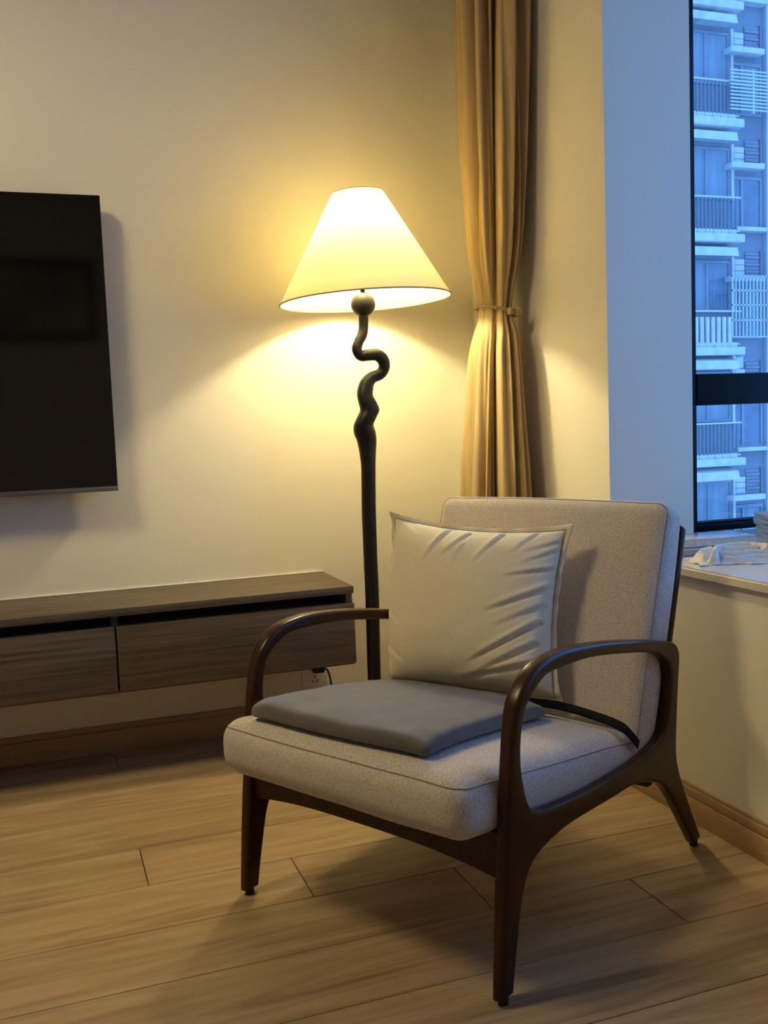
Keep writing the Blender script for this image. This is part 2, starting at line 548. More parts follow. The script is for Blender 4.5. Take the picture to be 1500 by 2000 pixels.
# baseboards
bbk = struct('baseboard_back', [(XL, XW, YW - 0.014, YW, 0, 0.070), (XL, XW, YW - 0.010, YW, 0.070, 0.088)], OAKB, 0.0015)
bbk['label'] = 'oak baseboard along the television wall'
bbr = struct('baseboard_right', [(XW - 0.014, XW, YR, YW - 0.014, 0, 0.058), (XW - 0.011, XW, YR, YW - 0.014, 0.0595, 0.080), (XW - 0.006, XW, YR, YW - 0.014, 0.080, 0.089)], OAKB, 0.0015)
bbr['label'] = 'stepped oak baseboard under the window sill'

# floor: sub-floor + single planks
fl = struct('floor', [(XL, XW, YR, YW, -0.05, -0.008)], plain('subfloor', (0.05, 0.035, 0.02), rough=0.9))
fl['label'] = 'oak plank floor'
PW, PL = 0.2025, 1.298
plank_mesh = {}
def plank(x0, x1, y0, y1):
    k = (round(x1 - x0, 4), round(y1 - y0, 4))
    if k not in plank_mesh:
        g = 0.0010
        bm = bmesh.new()
        bm_box(bm, g, k[0] - g, g, k[1] - g, -0.008, 0.0)
        top = [e for e in bm.edges if e.verts[0].co.z > -0.001 and e.verts[1].co.z > -0.001]
        bmesh.ops.bevel(bm, geom=top, offset=0.0010, segments=1, affect='EDGES')
        me = bpy.data.meshes.new('plank'); bm.to_mesh(me); bm.free()
        plank_mesh[k] = me
    link('plank', plank_mesh[k], OAK, fl, (x0, y0, 0))
row = -16
while True:
    y0 = 1.94 + row * PW
    y1 = y0 + PW
    if y0 >= YW: break
    ya, yb = max(y0, YR), min(y1, YW)
    if yb - ya > 0.004:
        off = 0.5 - 0.3245 * row
        off = off % PL
        x = off - PL * (math.ceil((off - XL) / PL))
        while x < XW:
            a, c = max(x, XL), min(x + PL, XW)
            if c - a > 0.01:
                plank(a, c, ya, yb)
            x += PL
    row += 1

# ------------------------------------------------------------------ windows
def window(name, label, parts, panes):
    w = empty(name, (parts[0][1][0], parts[0][1][2], ZS))
    w['kind'] = 'structure'; w['label'] = label
    o = Vector(w.location)
    for nm, b in parts:
        boxo(nm, (b[0] - o.x, b[1] - o.x, b[2] - o.y, b[3] - o.y, b[4] - o.z, b[5] - o.z), FRAMEM, w, 0.002)
    for b in panes:
        boxo('pane', (b[0] - o.x, b[1] - o.x, b[2] - o.y, b[3] - o.y, b[4] - o.z, b[5] - o.z), GLASS, w)
    return w
ya, yb = YG, YG + 0.06
window('window_1', 'tall black framed window looking onto the blue apartment block',
       [('frame_stile', (1.80, 1.906, ya, yb, ZS, ZH)), ('frame_stile', (2.29, XM - 0.02, ya, yb, ZS, ZH)),
        ('bottom_rail', (1.906, 2.29, ya, yb, ZS, 0.650)), ('middle_rail', (1.906, 2.29, ya - 0.004, yb, 1.018, 1.113)),
        ('top_rail', (1.906, 2.29, ya, yb, ZH - 0.06, ZH)),
        ('sash_bead', (1.906, 2.29, ya + 0.015, yb, 0.650, 0.6565))],
       [(1.906, 2.29, ya + 0.028, ya + 0.034, 0.6565, 1.018), (1.906, 2.29, ya + 0.028, ya + 0.034, 1.113, ZH - 0.06)])
xa, xb = XM, XM + 0.06
mids = [Y0 + (YG - Y0) * i / 3 for i in range(4)]
parts = [('bottom_rail', (xa, xb, Y0, YG, ZS, 0.655)), ('top_rail', (xa, xb, Y0, YG, ZH - 0.06, ZH))]
panes = []
for i in range(4):
    ww = 0.03
    parts.append(('frame_stile', (xa, xb, max(Y0, mids[i] - ww), min(YG, mids[i] + ww), 0.655, ZH - 0.06)))
for i in range(3):
    panes.append((xa + 0.028, xa + 0.034, mids[i] + 0.03, mids[i + 1] - 0.03, 0.655, ZH - 0.06))
window('window_2', 'wide black framed bay window out of view on the right', parts, panes)

# ------------------------------------------------------------------ outside: apartment block
ground = struct('ground', [(-60, 120, 4, 130, -26, -25)], plain('asphalt', (0.12, 0.12, 0.12), rough=0.9))
ground['label'] = 'street far below the window'
FACADE = plain('facade_render', (0.175, 0.19, 0.215), rough=0.85, var=0.06, vscale=0.7)
LEDGE = plain('ledge_white', (0.54, 0.535, 0.525), rough=0.8, var=0.12, vscale=3.5)
TILEW = plain('facade_tile_grey', (0.18, 0.185, 0.21), rough=0.7, var=0.1, vscale=2)
PILASTER = plain('pilaster_cream', (0.46, 0.45, 0.44), rough=0.85, var=0.05, vscale=1.0)
BFRAME = plain('aluminium_frame', (0.20, 0.22, 0.26), rough=0.5)
BPANE = plain('far_window_glass', (0.10, 0.14, 0.19), rough=0.12, var=0.35, vscale=1.3, spec=0.8)
BCURT = linen('far_window_curtain', (0.21, 0.245, 0.275), rough=0.7, var=0.16, stretch=(9, 9, 0.5), bump=0.3)
RAILM = plain('steel_rail', (0.52, 0.55, 0.58), rough=0.35, metal=0.2)
RAILD = plain('dark_rail', (0.16, 0.17, 0.20), rough=0.6)
SIGNB = plain('blue_number_plate', (0.02, 0.22, 0.62), rough=0.4)
bld = empty('apartment_building', (17.2, 21.0, -25))
tag(bld, 'blue lit apartment tower with ledges, awnings and balcony railings outside the window', 'building')
BO = Vector((17.2, 21.0, -25))
cache = {}
def bpart(name, key, boxes, mat, parent, off, bevel=0.0):
    """boxes in local building coords (x rel, depth toward viewer positive, z rel)"""
    if key not in cache:
        cache[key] = boxes_mesh(name, [(b[0], b[1], -b[3], -b[2], b[4], b[5]) for b in boxes], bevel)
    return link(name, cache[key], mat, parent, off)
boxo('wall', (-9.5, 9.5, 0.0, 9.0, 0, 55), FACADE, bld)
FLH = 2.82
zref = [10.60 - 0.10 + FLH * 2 - FLH * i for i in range(9)]
for bay in (0, -1):
    bx = -1.10 + bay * 3.2          # left edge of the left module (x rel to bld)
    bpart('pilaster', 'pil', [(2.18, 2.75, 0.0, 0.12, 0, 55)], PILASTER, bld, (bx, 0, 0))
    for fi, za in enumerate(zref):
        z = za + 25.0
        o = (bx, 0, z)
        # awning: sloping canopy over the left window
        if 'awn' not in cache:
            v = [(-0.7, 0, 0.10), (1.0, 0, 0.10), (-0.7, 0, 0.34), (1.0, 0, 0.34), (-0.7, -0.55, 0.0), (0.94, -0.55, 0.0), (-0.7, -0.50, 0.22), (0.94, -0.50, 0.22)]
            f = [(0, 1, 3, 2), (4, 6, 7, 5), (2, 3, 7, 6), (0, 4, 5, 1), (0, 2, 6, 4), (1, 5, 7, 3)]
            cache['awn'] = mesh_from('awning', v, f)
        link('awning', cache['awn'], LEDGE, bld, o)
        bpart('ledge', 'led', [(-0.7, 1.17, 0, 0.50, 0.36, 0.56)], LEDGE, bld, o, 0.01)
        bpart('ledge_cap', 'cap', [(-0.7 + 0.24 * i, -0.7 + 0.24 * i + 0.225, 0, 0.44, 0.56, 0.68) for i in range(7)], LEDGE, bld, o, 0.008)
        # left window
        wl = bpart('window', 'wl', [(-0.28, 1.08, 0, 0.05, -0.10, -0.04), (-0.28, 1.08, 0, 0.05, -1.32, -1.26), (1.02, 1.08, 0, 0.05, -1.26, -0.10), (0.32, 0.40, 0, 0.05, -1.26, -0.10), (-0.28, -0.22, 0, 0.05, -1.26, -0.10)], BFRAME, bld, o)
        bpart('pane', 'pl1', [(-0.22, 0.32, 0.005, 0.02, -1.26, -0.10)], BPANE if fi % 2 else BCURT, wl, (0, 0, 0))
        p2 = 'pl2'
        bpart('pane', 'pl2c' if fi % 3 != 1 else 'pl2g', [(0.40, 1.02, 0.005, 0.02, -1.26, -0.10)], BCURT if fi % 3 != 1 else BPANE, wl, (0, 0, 0))
        bpart('corner_trim', 'ctr', [(1.10, 1.17, 0, 0.10, -1.34, 0.06)], LEDGE, bld, o)
        # balcony railing
        rl = bpart('railing', 'rl_top', [(-0.7, 1.08, 0.40, 0.46, -1.38, -1.34), (-0.7, 1.05, 0.42, 0.45, -2.20, -2.17)], RAILM, bld, o)
        if fi in (4, 5) and bay == 0 and fi == 4:
            bpart('railing_baluster', 'bal_w', [(-0.68 + 0.17 * i, -0.68 + 0.17 * i + 0.11, 0.38, 0.46, -2.17, -1.50) for i in range(9)], LEDGE, rl, (0, 0, 0), 0.02)
        else:
            bpart('railing_bars', 'bars', [(-0.68 + 0.115 * i, -0.68 + 0.115 * i + 0.03, 0.42, 0.45, -2.17, -1.38) for i in range(15)], RAILD, rl, (0, 0, 0))
        bpart('balcony_panel', 'bpan', [(-0.6, 0.95, 0.0, 0.30, -2.24, -1.46)], TILEW, bld, o)
        # right module
        o2 = (bx + 1.14, 0, z)
        bpart('ledge', 'led2', [(-0.22, 0.80, 0, 0.34, -0.58, -0.44)], LEDGE, bld, o2, 0.01)
        wr = bpart('window', 'wr', [(0.0, 0.95, 0, 0.05, -0.80, -0.72), (0.0, 0.95, 0, 0.05, -2.02, -1.96), (0.0, 0.06, 0, 0.05, -1.96, -0.80), (0.89, 0.95, 0, 0.05, -1.96, -0.80), (0.28, 0.36, 0, 0.05, -1.96, -0.80)], BFRAME, bld, o2)
        bpart('pane', 'pr1', [(0.06, 0.28, 0.005, 0.02, -1.96, -0.80)], BPANE, wr, (0, 0, 0))
        bpart('pane', 'pr2g' if fi % 2 else 'pr2c', [(0.36, 0.89, 0.005, 0.02, -1.96, -0.80)], BPANE if fi % 2 else BCURT, wr, (0, 0, 0))
        bpart('louvre_panel', 'lou', [(0.42, 0.86, 0.0, 0.03 + 0.02 * (i % 2), -0.42 + 0.09 * i, -0.42 + 0.09 * i + 0.075) for i in range(7)], TILEW, bld, o2)
        bpart('louvre_panel', 'lou2', [(0.10, 0.40, 0.0, 0.03, -0.42 + 0.15 * i, -0.42 + 0.15 * i + 0.135) for i in range(3)], LEDGE, bld, o2)
        bpart('down_pipe', 'pipe', [(0.88, 0.92, 0.0, 0.08, -0.44, 0.24)], RAILD, bld, o2)
        if bay == 0 and fi == 2:
            bpart('drying_rack', 'rack', [(-0.42, 1.2, 0.50, 0.53, -1.12 - 0.085 * i, -1.085 - 0.085 * i) for i in range(12)] + [(0.27, 0.32, 0.47, 0.52, -2.12, -1.05)], RAILM, bld, o2)
        elif bay == 0 and fi == 4:
            bpart('security_grille', 'cage', [(-0.36 + 0.11 * i, -0.33 + 0.11 * i, 0.45, 0.48, -2.0, -0.45) for i in range(11)]
                  + [(-0.36, 0.80, 0.45, 0.48, zz, zz + 0.03) for zz in (-0.50, -0.86, -1.22, -1.60, -2.02)], RAILM, bld, o2)
            bpart('number_plate', 'nop', [(-0.10, 0.08, 0.30, 0.33, -2.50, -2.38)], SIGNB, bld, o2)
            bpart('balcony_panel', 'bpan3', [(-0.2, 0.12, 0.0, 0.30, -2.78, -2.30)], LEDGE, bld, o2)
        elif fi % 2:
            bpart('window_sill', 'ws', [(0.0, 1.0, 0, 0.25, -2.12, -2.02)], LEDGE, bld, o2)

# ------------------------------------------------------------------ television
tv = empty('television', (-0.60, 3.075, 0.83))
tag(tv, 'large black flat screen television mounted on the cream wall', 'television')
TX0, TX1, TZ0, TZ1 = -1.30, 0.232, 0.829, 1.702
def rel(o, b):
    l = o.location
    return (b[0] - l.x, b[1] - l.x, b[2] - l.y, b[3] - l.y, b[4] - l.z, b[5] - l.z)
boxo('housing', rel(tv, (TX0, TX1, 3.045, 3.085, TZ0, TZ1)), TVB, tv, 0.003)
boxo('screen', rel(tv, (TX0 + 0.002, TX1 - 0.002, 3.040, 3.0455, TZ0 + 0.013, TZ1 - 0.002)), TVSCR, tv)
boxo('bottom_trim', rel(tv, (TX0, TX1, 3.038, 3.050, TZ0 - 0.001, TZ0 + 0.0135)), TVT, tv, 0.001)
boxo('wall_bracket', rel(tv, (-0.80, -0.30, 3.083, YW - 0.0015, 1.05, 1.45)), TVB, tv)

# framed picture on the rear wall (reflected in the screen)
pc = empty('framed_picture', (-0.35, YR, 1.72))
tag(pc, 'dark framed picture on the opposite wall, seen only as a reflection in the television', 'picture')
PX0, PX1, PZ0, PZ1 = -1.2, 0.50, 1.70, 2.29
lr = lambda b: (b[0] + 0.35, b[1] + 0.35, b[2], b[3], b[4] - 1.72, b[5] - 1.72)
link('frame', boxes_mesh('frame', [lr(b) for b in ((PX0, PX1, 0, 0.03, PZ0, PZ0 + 0.05), (PX0, PX1, 0, 0.03, PZ1 - 0.05, PZ1), (PX0, PX0 + 0.05, 0, 0.03, PZ0 + 0.05, PZ1 - 0.05), (PX1 - 0.05, PX1, 0, 0.03, PZ0 + 0.05, PZ1 - 0.05))], 0.002), RUBBER, pc)
boxo('canvas', lr((PX0 + 0.05, PX1 - 0.05, 0.004, 0.012, PZ0 + 0.05, PZ1 - 0.05)), plain('canvas_art', (0.42, 0.37, 0.30), rough=0.8, var=0.5, vscale=2.2), pc)

# unseen lamp on the ceiling, added as warm fill light for the room
cl = empty('added_fill_lamp', (-0.85, 1.85, ZC))
tag(cl, 'round fill lamp added on the ceiling, out of view', 'lamp')
lathe('rim', [(0.30, 0.0), (0.31, -0.02), (0.31, -0.055), (0.295, -0.06), (0.29, -0.03), (0.29, 0.0)], PLASTIC, cl, close=True)
lathe('diffuser', [(0.29, -0.04), (0.27, -0.058), (0.15, -0.072), (0.0, -0.075)], FILLM, cl)

# ------------------------------------------------------------------ floating television cabinet
CX1, CY0, CZ0, CZ1 = 0.886, 2.790, 0.2725, 0.512
YC = YW - 0.0015
cb = empty('television_cabinet', (-0.60, YC, CZ0))
tag(cb, 'long grey-brown wall hung television cabinet with drawers', 'cabinet')
CX0 = -2.0
boxo('top_board', rel(cb, (CX0, CX1, CY0, YC, 0.490, CZ1)), ASH, cb, 0.001)
boxo('body', rel(cb, (CX0, CX1 - 0.02, CY0 + 0.03, YC, CZ0 + 0.012, 0.458)), ASH, cb)
boxo('end_panel', rel(cb, (CX1 - 0.022, CX1 - 0.002, CY0 + 0.012, YC, CZ0 + 0.004, 0.490)), ASH, cb, 0.001)
boxo('bottom_board', rel(cb, (CX0, CX1 - 0.001, CY0 + 0.010, YC, CZ0 - 0.004, CZ0 + 0.010)), ASH, cb, 0.001)
boxo('recess_back', rel(cb, (CX0, CX1 - 0.022, CY0 + 0.10, CY0 + 0.12, 0.458, 0.490)), SLOT, cb)
gaps = [CX1, 0.1815, -0.53, -1.24, CX0]
for i in range(4):
    a, c = gaps[i + 1], gaps[i]
    boxo('drawer_front', rel(cb, (a + 0.003, c - (0.0 if i == 0 else 0.003), CY0, CY0 + 0.02, CZ0 + 0.002, 0.459)), ASH, cb, 0.001)
    if i < 3:
        boxo('divider', rel(cb, (a - 0.009, a + 0.009, CY0 + 0.03, YC, 0.458, 0.490)), ASH, cb)
boxo('caulk_line', rel(cb, (CX0, CX1 - 0.002, YC - 0.004, YC, CZ1, CZ1 + 0.004)), CAULK, cb, 0.001)

# ------------------------------------------------------------------ wall socket and cord
so = empty('wall_socket', (0.840, YW, 0.165))
tag(so, 'white square wall socket under the cabinet end', 'socket')
boxo('plate', (-0.043, 0.043, -0.008, 0.0, -0.043, 0.043), PLASTIC, so, 0.0025)
def slot(x, z, a):
    boxo('slot', (-0.0015, 0.0015, -0.0086, -0.007, -0.0045, 0.0045), SLOT, so, loc=(x, 0, z), rot=(0, a, 0))
slot(0.0, -0.007, 0); slot(-0.0085, -0.021, R(-35)); slot(0.0085, -0.021, R(35))
pcd = empty('power_cord', (0.852, YW - 0.008, 0.188))
tag(pcd, 'black power cord plugged into the wall socket', 'cord')
boxo('plug', (-0.022, 0.016, -0.030, 0.0, -0.012, 0.013), RUBBER, pcd, 0.004)
cpts = catmull([(0.012, -0.028, 0.002), (0.022, -0.038, -0.002), (0.030, -0.040, -0.03), (0.036, -0.036, -0.075), (0.045, -0.03, -0.14), (0.06, -0.05, -0.178), (0.085, -0.15, -0.184), (0.10, -0.21, -0.184)], 6)
tube('cable', cpts, 0.0035, RUBBER, pcd, 8)

# ------------------------------------------------------------------ floor lamp
LX, LY = 0.962, 2.83
lamp = empty('floor_lamp', (LX, LY, 0))
tag(lamp, 'floor lamp with lit cream cone shade and squiggly black stem', 'lamp')
lathe('base', [(0.0, 0.0), (0.135, 0.0), (0.14, 0.004), (0.14, 0.016), (0.13, 0.022), (0.03, 0.026), (0.022, 0.04), (0.0, 0.04)], BLACKM, lamp)
stem = [(0.9658, 1.345, 0.0135), (0.9658, 1.3250, 0.0147), (0.9644, 1.2913, 0.0147), (0.9585, 1.2683, 0.0154), (0.9462, 1.2484, 0.0147), (0.9387, 1.2255, 0.0154), (0.9510, 1.2069, 0.0162), (0.9741, 1.2087, 0.0177), (1.0022, 1.2088, 0.0185), (1.0215, 1.1936, 0.0185), (1.0265, 1.1717, 0.0177), (1.0148, 1.1517, 0.0170), (0.9878, 1.1414, 0.0185), (0.9706, 1.1246, 0.0224), (0.9632, 1.1046, 0.0247), (0.9607, 1.0861, 0.0247), (0.9665, 1.0657, 0.0278), (0.9721, 1.0422, 0.0301), (0.9612, 1.0192, 0.0308), (0.9521, 0.9976, 0.0308), (0.9560, 0.9741, 0.0339), (0.9615, 0.9473, 0.0302), (0.9621, 0.9017, 0.0247), (0.9619, 0.8561, 0.0224), (0.9583, 0.7299, 0.0221), (0.9576, 0.5706, 0.0216), (0.9580, 0.4580, 0.0216), (0.9546, 0.2131, 0.0208), (0.956, 0.03, 0.021)]
dn = catmull(stem, 6)
pts, rad = [], []
for x, z, r in dn:
    wob = 0.005 * math.sin((z - 0.9) * 34) * max(0, min(1, (z - 0.88) / 0.1)) * max(0, min(1, (1.33 - z) / 0.08))
    pts.append((x - LX, wob, z)); rad.append(r)
v, f = tube_data(pts, rad, 20, vert_below=1.142)
link('stem', mesh_from('stem', v, f, smooth=True), BLACKM, lamp)
bz = 1.3605
lathe('ball', [(0.0372 * math.sin(math.pi * i / 20), -0.0372 * math.cos(math.pi * i / 20)) for i in range(21)], BLACKM, lamp, 32, (0.966 - LX, 0, bz))
tube('finial', [(0.966 - LX, 0, bz + 0.034), (0.966 - LX, 0, bz + 0.08)], 0.007, BLACKM, lamp, 12)
# shade (slightly tilted)
zr, zt = 1.372, 1.690
Rb, Rt = 0.2595, 0.0775
tilt = R(-2.1)
ax = Vector((fwd.x, fwd.y, 0)).normalized()
sh = empty('shade', (0.974 - LX, 0, zr), parent=lamp)
sh.rotation_mode = 'AXIS_ANGLE'
sh.rotation_axis_angle = (tilt, ax.x, ax.y, 0)
hh = zt - zr
lathe('shade_fabric', [(Rb, 0), (Rt, hh), (Rt - 0.0015, hh), (Rb - 0.0015, 0)], SHADE, sh, 96, close=True)
def ringpts(r, z, n=96):
    return [(r * math.cos(2 * math.pi * i / n), r * math.sin(2 * math.pi * i / n), z) for i in range(n)]
tube('bottom_rim', ringpts(Rb, 0.0), 0.0022, SHRIM, sh, 8, closed=True)
tube('top_rim', ringpts(Rt, hh), 0.0012, SHRIM, sh, 8, closed=True)
for k in range(3):
    a = 2 * math.pi * k / 3 + 0.4
    tube('spider_arm', [(0.012 * math.cos(a), 0.012 * math.sin(a), hh - 0.03), (Rt * math.cos(a), Rt * math.sin(a), hh - 0.004)], 0.0015, RAILM, sh, 6)
zb = 0.185   # bulb height over the rim
lathe('bulb', [(0.013, zb - 0.05), (0.014, zb - 0.04), (0.026, zb - 0.022), (0.036, zb - 0.004), (0.0375, zb + 0.008), (0.032, zb + 0.024), (0.018, zb + 0.036), (0.0, zb + 0.0385)], BULBG, sh, 24)
lathe('added_top_diffuser', [(0.0, hh - 0.002), (Rt - 0.002, hh - 0.002), (Rt - 0.002, hh - 0.004), (0.0, hh - 0.004)], SHADE, sh, 48)  # unseen disc, added to keep a bright patch off the wall above
tube('socket_holder', [(0, 0, 0.04), (0, 0, zb - 0.045)], 0.013, BLACKM, sh, 16)
ld = bpy.data.lights.new('bulb_light', 'POINT')
ld.energy = LAMP_W
ld.color = LAMP_COL
ld.shadow_soft_size = 0.03
lo = bpy.data.objects.new('bulb_light', ld)
lo.location = (0, 0, zb)
lo.parent = sh
COL.objects.link(lo)

# ------------------------------------------------------------------ curtain
cu = empty('curtain', (1.385, 2.78, 0))
tag(cu, 'gold linen curtain gathered by a cord in the room corner', 'curtain')
keysz = [(2.66, 1.357, 0.122), (2.233, 1.355, 0.118), (1.792, 1.351, 0.1027), (1.521, 1.348, 0.0865), (1.40, 1.347, 0.066), (1.338, 1.346, 0.0575), (1.30, 1.344, 0.063), (1.261, 1.342, 0.0747), (1.184, 1.336, 0.0842), (0.98, 1.330, 0.098), (0.763, 1.325, 0.112), (0.3, 1.322, 0.124), (0.03, 1.322, 0.128)]
keysz = catmull(keysz, 10)
NU = 300
GROOVES = [(143, 6, 0.16, 5), (160, -8, 0.30, 6), (181, 10, 0.48, 6.5), (197, -6, 0.16, 5), (209, 8, 0.26, 5), (220, -3, 0.34, 4.5), (230, 4, 0.60, 5.5), (252, -8, 0.12, 8), (273, 6, 0.36, 6), (291, -5, 0.24, 5.5), (308, 5, 0.30, 6),
           (330, 0, 0.4, 8), (352, 4, 0.4, 8), (14, 0, 0.4, 8), (37, 5, 0.4, 8), (60, 0, 0.4, 8), (83, -4, 0.4, 8), (104, 0, 0.4, 8), (124, 4, 0.3, 7)]
verts, faces = [], []
for (z, xc, h) in keysz:
    dz = z - 1.338
    gather = math.exp(-(dz / 0.10) ** 2)
    # ellipse half sizes: X is b, Y is a
    b_ = h * 0.78
    a_ = h * 1.55
    for k in range(NU):
        th = 2 * math.pi * k / NU
        tdeg = k * 360.0 / NU
        rr = 1.0
        for (g0, drift, dep, wid) in GROOVES:
            gc = g0 + drift * dz + 2.5 * math.sin(2.3 * dz + g0)
            dd = (tdeg - gc + 180) % 360 - 180
            ww = wid * (1 + 0.5 * gather)
            rr -= dep * (1 - 0.35 * gather) * math.exp(-(dd / ww) ** 2)
        rr += 0.012 * math.sin(31 * th + 4 * dz) * gather
        nz = noise.noise(Vector((2.2 * math.cos(th), 2.2 * math.sin(th), z * 1.5)))
        rr += 0.05 * nz
        rr *= 1.04
        verts.append(((xc - 1.345) * 1.03 + b_ * rr * math.cos(th), a_ * rr * math.sin(th), z))
nz_ = len(keysz)
for i in range(nz_ - 1):
    for k in range(NU):
        k2 = (k + 1) % NU
        faces.append((i * NU + k, i * NU + k2, (i + 1) * NU + k2, (i + 1) * NU + k))
link('drape', mesh_from('drape', verts, faces, smooth=True), CURT, cu)
tb = empty('curtain_tieback', (1.385, 2.78, 1.34))
tag(tb, 'gold twisted cord tieback with toggle around the curtain', 'tieback')
rp_, nrp = [], 120
for k in range(nrp):
    th = 2 * math.pi * k / nrp
    zz = -0.004 - 0.015 * math.cos(th)
    rp_.append((0.001 + 0.0505 * math.cos(th), 0.0965 * math.sin(th), zz + 0.010 * math.sin(th)))
for st in range(2):
    v = []
    for k in range(nrp):
        th = 2 * math.pi * k / nrp
        a = 22 * th + math.pi * st
        p = Vector(rp_[k]); rd = Vector((p.x, p.y, 0)).normalized()
        v.append(p + rd * 0.0032 * math.cos(a) + Vector((0, 0, 0.0032 * math.sin(a))))
    tube('cord_strand', v, 0.0036, CORDM, tb, 7, closed=True)
th = R(-74)
kp = Vector((0.0525 * math.cos(th), 0.1000 * math.sin(th), -0.017))
v, f = soft_box(0.013, 0.011, 0.014, 0.008, 8, 8, 8)
link('toggle', mesh_from('toggle', v, f, True), CORDM, tb, kp + Vector((0.010, -0.006, -0.002)), (0, 0, R(20)))
v, f = soft_box(0.009, 0.010, 0.011, 0.006, 8, 8, 8)
link('toggle_loop', mesh_from('toggle_loop', v, f, True), CORDM, tb, kp + Vector((-0.014, -0.006, 0.001)), (0, 0, R(20)))

# ------------------------------------------------------------------ armchair  (local: X back, Y to the chair's far side, Z up)
CHA = Vector((0.69728, 1.42432, 0.0))
CHR = R(29.06)
ch = empty('armchair', CHA, CHR)
tag(ch, 'low armchair with dark walnut arms and beige twill cushions', 'armchair')
CHM = Matrix.Translation(CHA) @ Matrix.Rotation(CHR, 4, 'Z')
WID = 0.685
THK = 0.027

out_a = [(0.036, 0.075), (0.055, 0.159), (0.069, 0.194), (0.088, 0.218), (0.124, 0.234), (0.175, 0.243), (0.241, 0.247), (0.383, 0.2435), (0.462, 0.243), (0.511, 0.236), (0.558, 0.222), (0.600, 0.204), (0.636, 0.174), (0.674, 0.130), (0.713, 0.080), (0.764, 0.014)]
out_b = [(0.806, 0.014), (0.756, 0.092), (0.716, 0.160), (0.689, 0.209), (0.677, 0.248), (0.677, 0.294), (0.688, 0.397), (0.697, 0.462), (0.690, 0.487), (0.672, 0.501), (0.640, 0.510), (0.582, 0.523), (0.477, 0.544), (0.349, 0.565), (0.233, 0.577), (0.174, 0.577), (0.127, 0.570), (0.093, 0.555), (0.067, 0.533), (0.050, 0.508), (0.040, 0.478), (0.029, 0.425), (0.021, 0.358), (0.014, 0.291), (0.007, 0.228), (-0.004, 0.123), (-0.013, 0.012)]
outer = catmull([(0.024, 0.012)] + out_a, 5) + catmull(out_b, 5)
inner = catmull([(0.075, 0.496), (0.066, 0.459), (0.064, 0.405), (0.071, 0.368), (0.083, 0.334), (0.102, 0.314), (0.150, 0.301), (0.282, 0.289), (0.405, 0.286), (0.506, 0.289), (0.575, 0.299), (0.613, 0.315), (0.635, 0.350), (0.648, 0.405), (0.648, 0.440), (0.634, 0.468), (0.590, 0.492), (0.530, 0.508), (0.405, 0.530), (0.313, 0.543), (0.226, 0.548), (0.161, 0.547), (0.132, 0.541), (0.103, 0.525), (0.086, 0.511)], 5, True)
BV = 0.0085
cv = bpy.data.curves.new('side_outline', 'CURVE')
cv.dimensions = '2D'
cv.fill_mode = 'BOTH'
cv.extrude = THK / 2 - BV
cv.bevel_depth = BV
cv.bevel_resolution = 4
cv.offset = -BV
for loop in (outer, inner):
    sp = cv.splines.new('POLY')
    sp.points.add(len(loop) - 1)
    for p, q in zip(sp.points, loop):
        p.co = (q[0], q[1], 0, 1)
    sp.use_cyclic_u = True
tmp = bpy.data.objects.new('side_outline_tmp', cv)
COL.objects.link(tmp)
bpy.context.view_layer.update()
dg = bpy.context.evaluated_depsgraph_get()
base_me = bpy.data.meshes.new_from_object(tmp.evaluated_get(dg))
bpy.data.objects.remove(tmp, do_unlink=True)
bpy.data.curves.remove(cv)

def side_parts(mirror):
    """split the continuous wooden side frame into arm, front leg, rail and rear leg"""
    bm = bmesh.new(); bm.from_mesh(base_me)
    bmesh.ops.remove_doubles(bm, verts=bm.verts, dist=1e-5)
    for co, no in (((0, 0.43, 0), (0, 1, 0)), ((0.105, 0, 0), (1, 0, 0)), ((0.547, 0, 0), (1, 0, 0))):
        bmesh.ops.bisect_plane(bm, geom=list(bm.verts) + list(bm.edges) + list(bm.faces), plane_co=co, plane_no=no, dist=1e-6)
    for v in bm.verts:
        s, z, t = v.co.x, v.co.y, v.co.z
        wide = 1.0 + 0.30 * max(0, min(1, (z - 0.44) / 0.08)) * max(0, min(1, (0.62 - s) / 0.12))
        low = 1.0 - 0.10 * max(0, min(1, (0.2 - z) / 0.2))
        y = THK / 2 + t * wide * low
        v.co = Vector((s, y if not mirror else WID - y, z))
    bm.verts.index_update()
    groups = {'armrest': [], 'front_leg': [], 'side_rail': [], 'rear_leg': []}
    for f in bm.faces:
        c = f.calc_center_median()
        if c.x > 0.547: k = 'rear_leg'
        elif c.z > 0.43: k = 'armrest'
        elif c.x < 0.105: k = 'front_leg'
        else: k = 'side_rail'
        groups[k].append(f)
    for k, fs in groups.items():
        vi, vl, fl_ = {}, [], []
        for f in fs:
            q = []
            for v in f.verts:
                if v.index not in vi:
                    vi[v.index] = len(vl); vl.append(v.co.copy())
                q.append(vi[v.index])
            fl_.append(tuple(reversed(q)) if mirror else tuple(q))
        me = mesh_from(k, vl, fl_)
        smooth_by_angle(me, 50)
        link(k, me, WALNUT, ch)
    bm.free()
    yc = THK / 2 if not mirror else WID - THK / 2
    for s in (0.0055, 0.785):
        tube('foot_pad', [(s, yc, 0.0), (s, yc, 0.016)], 0.0095, RUBBER, ch, 14)
side_parts(False)
side_parts(True)

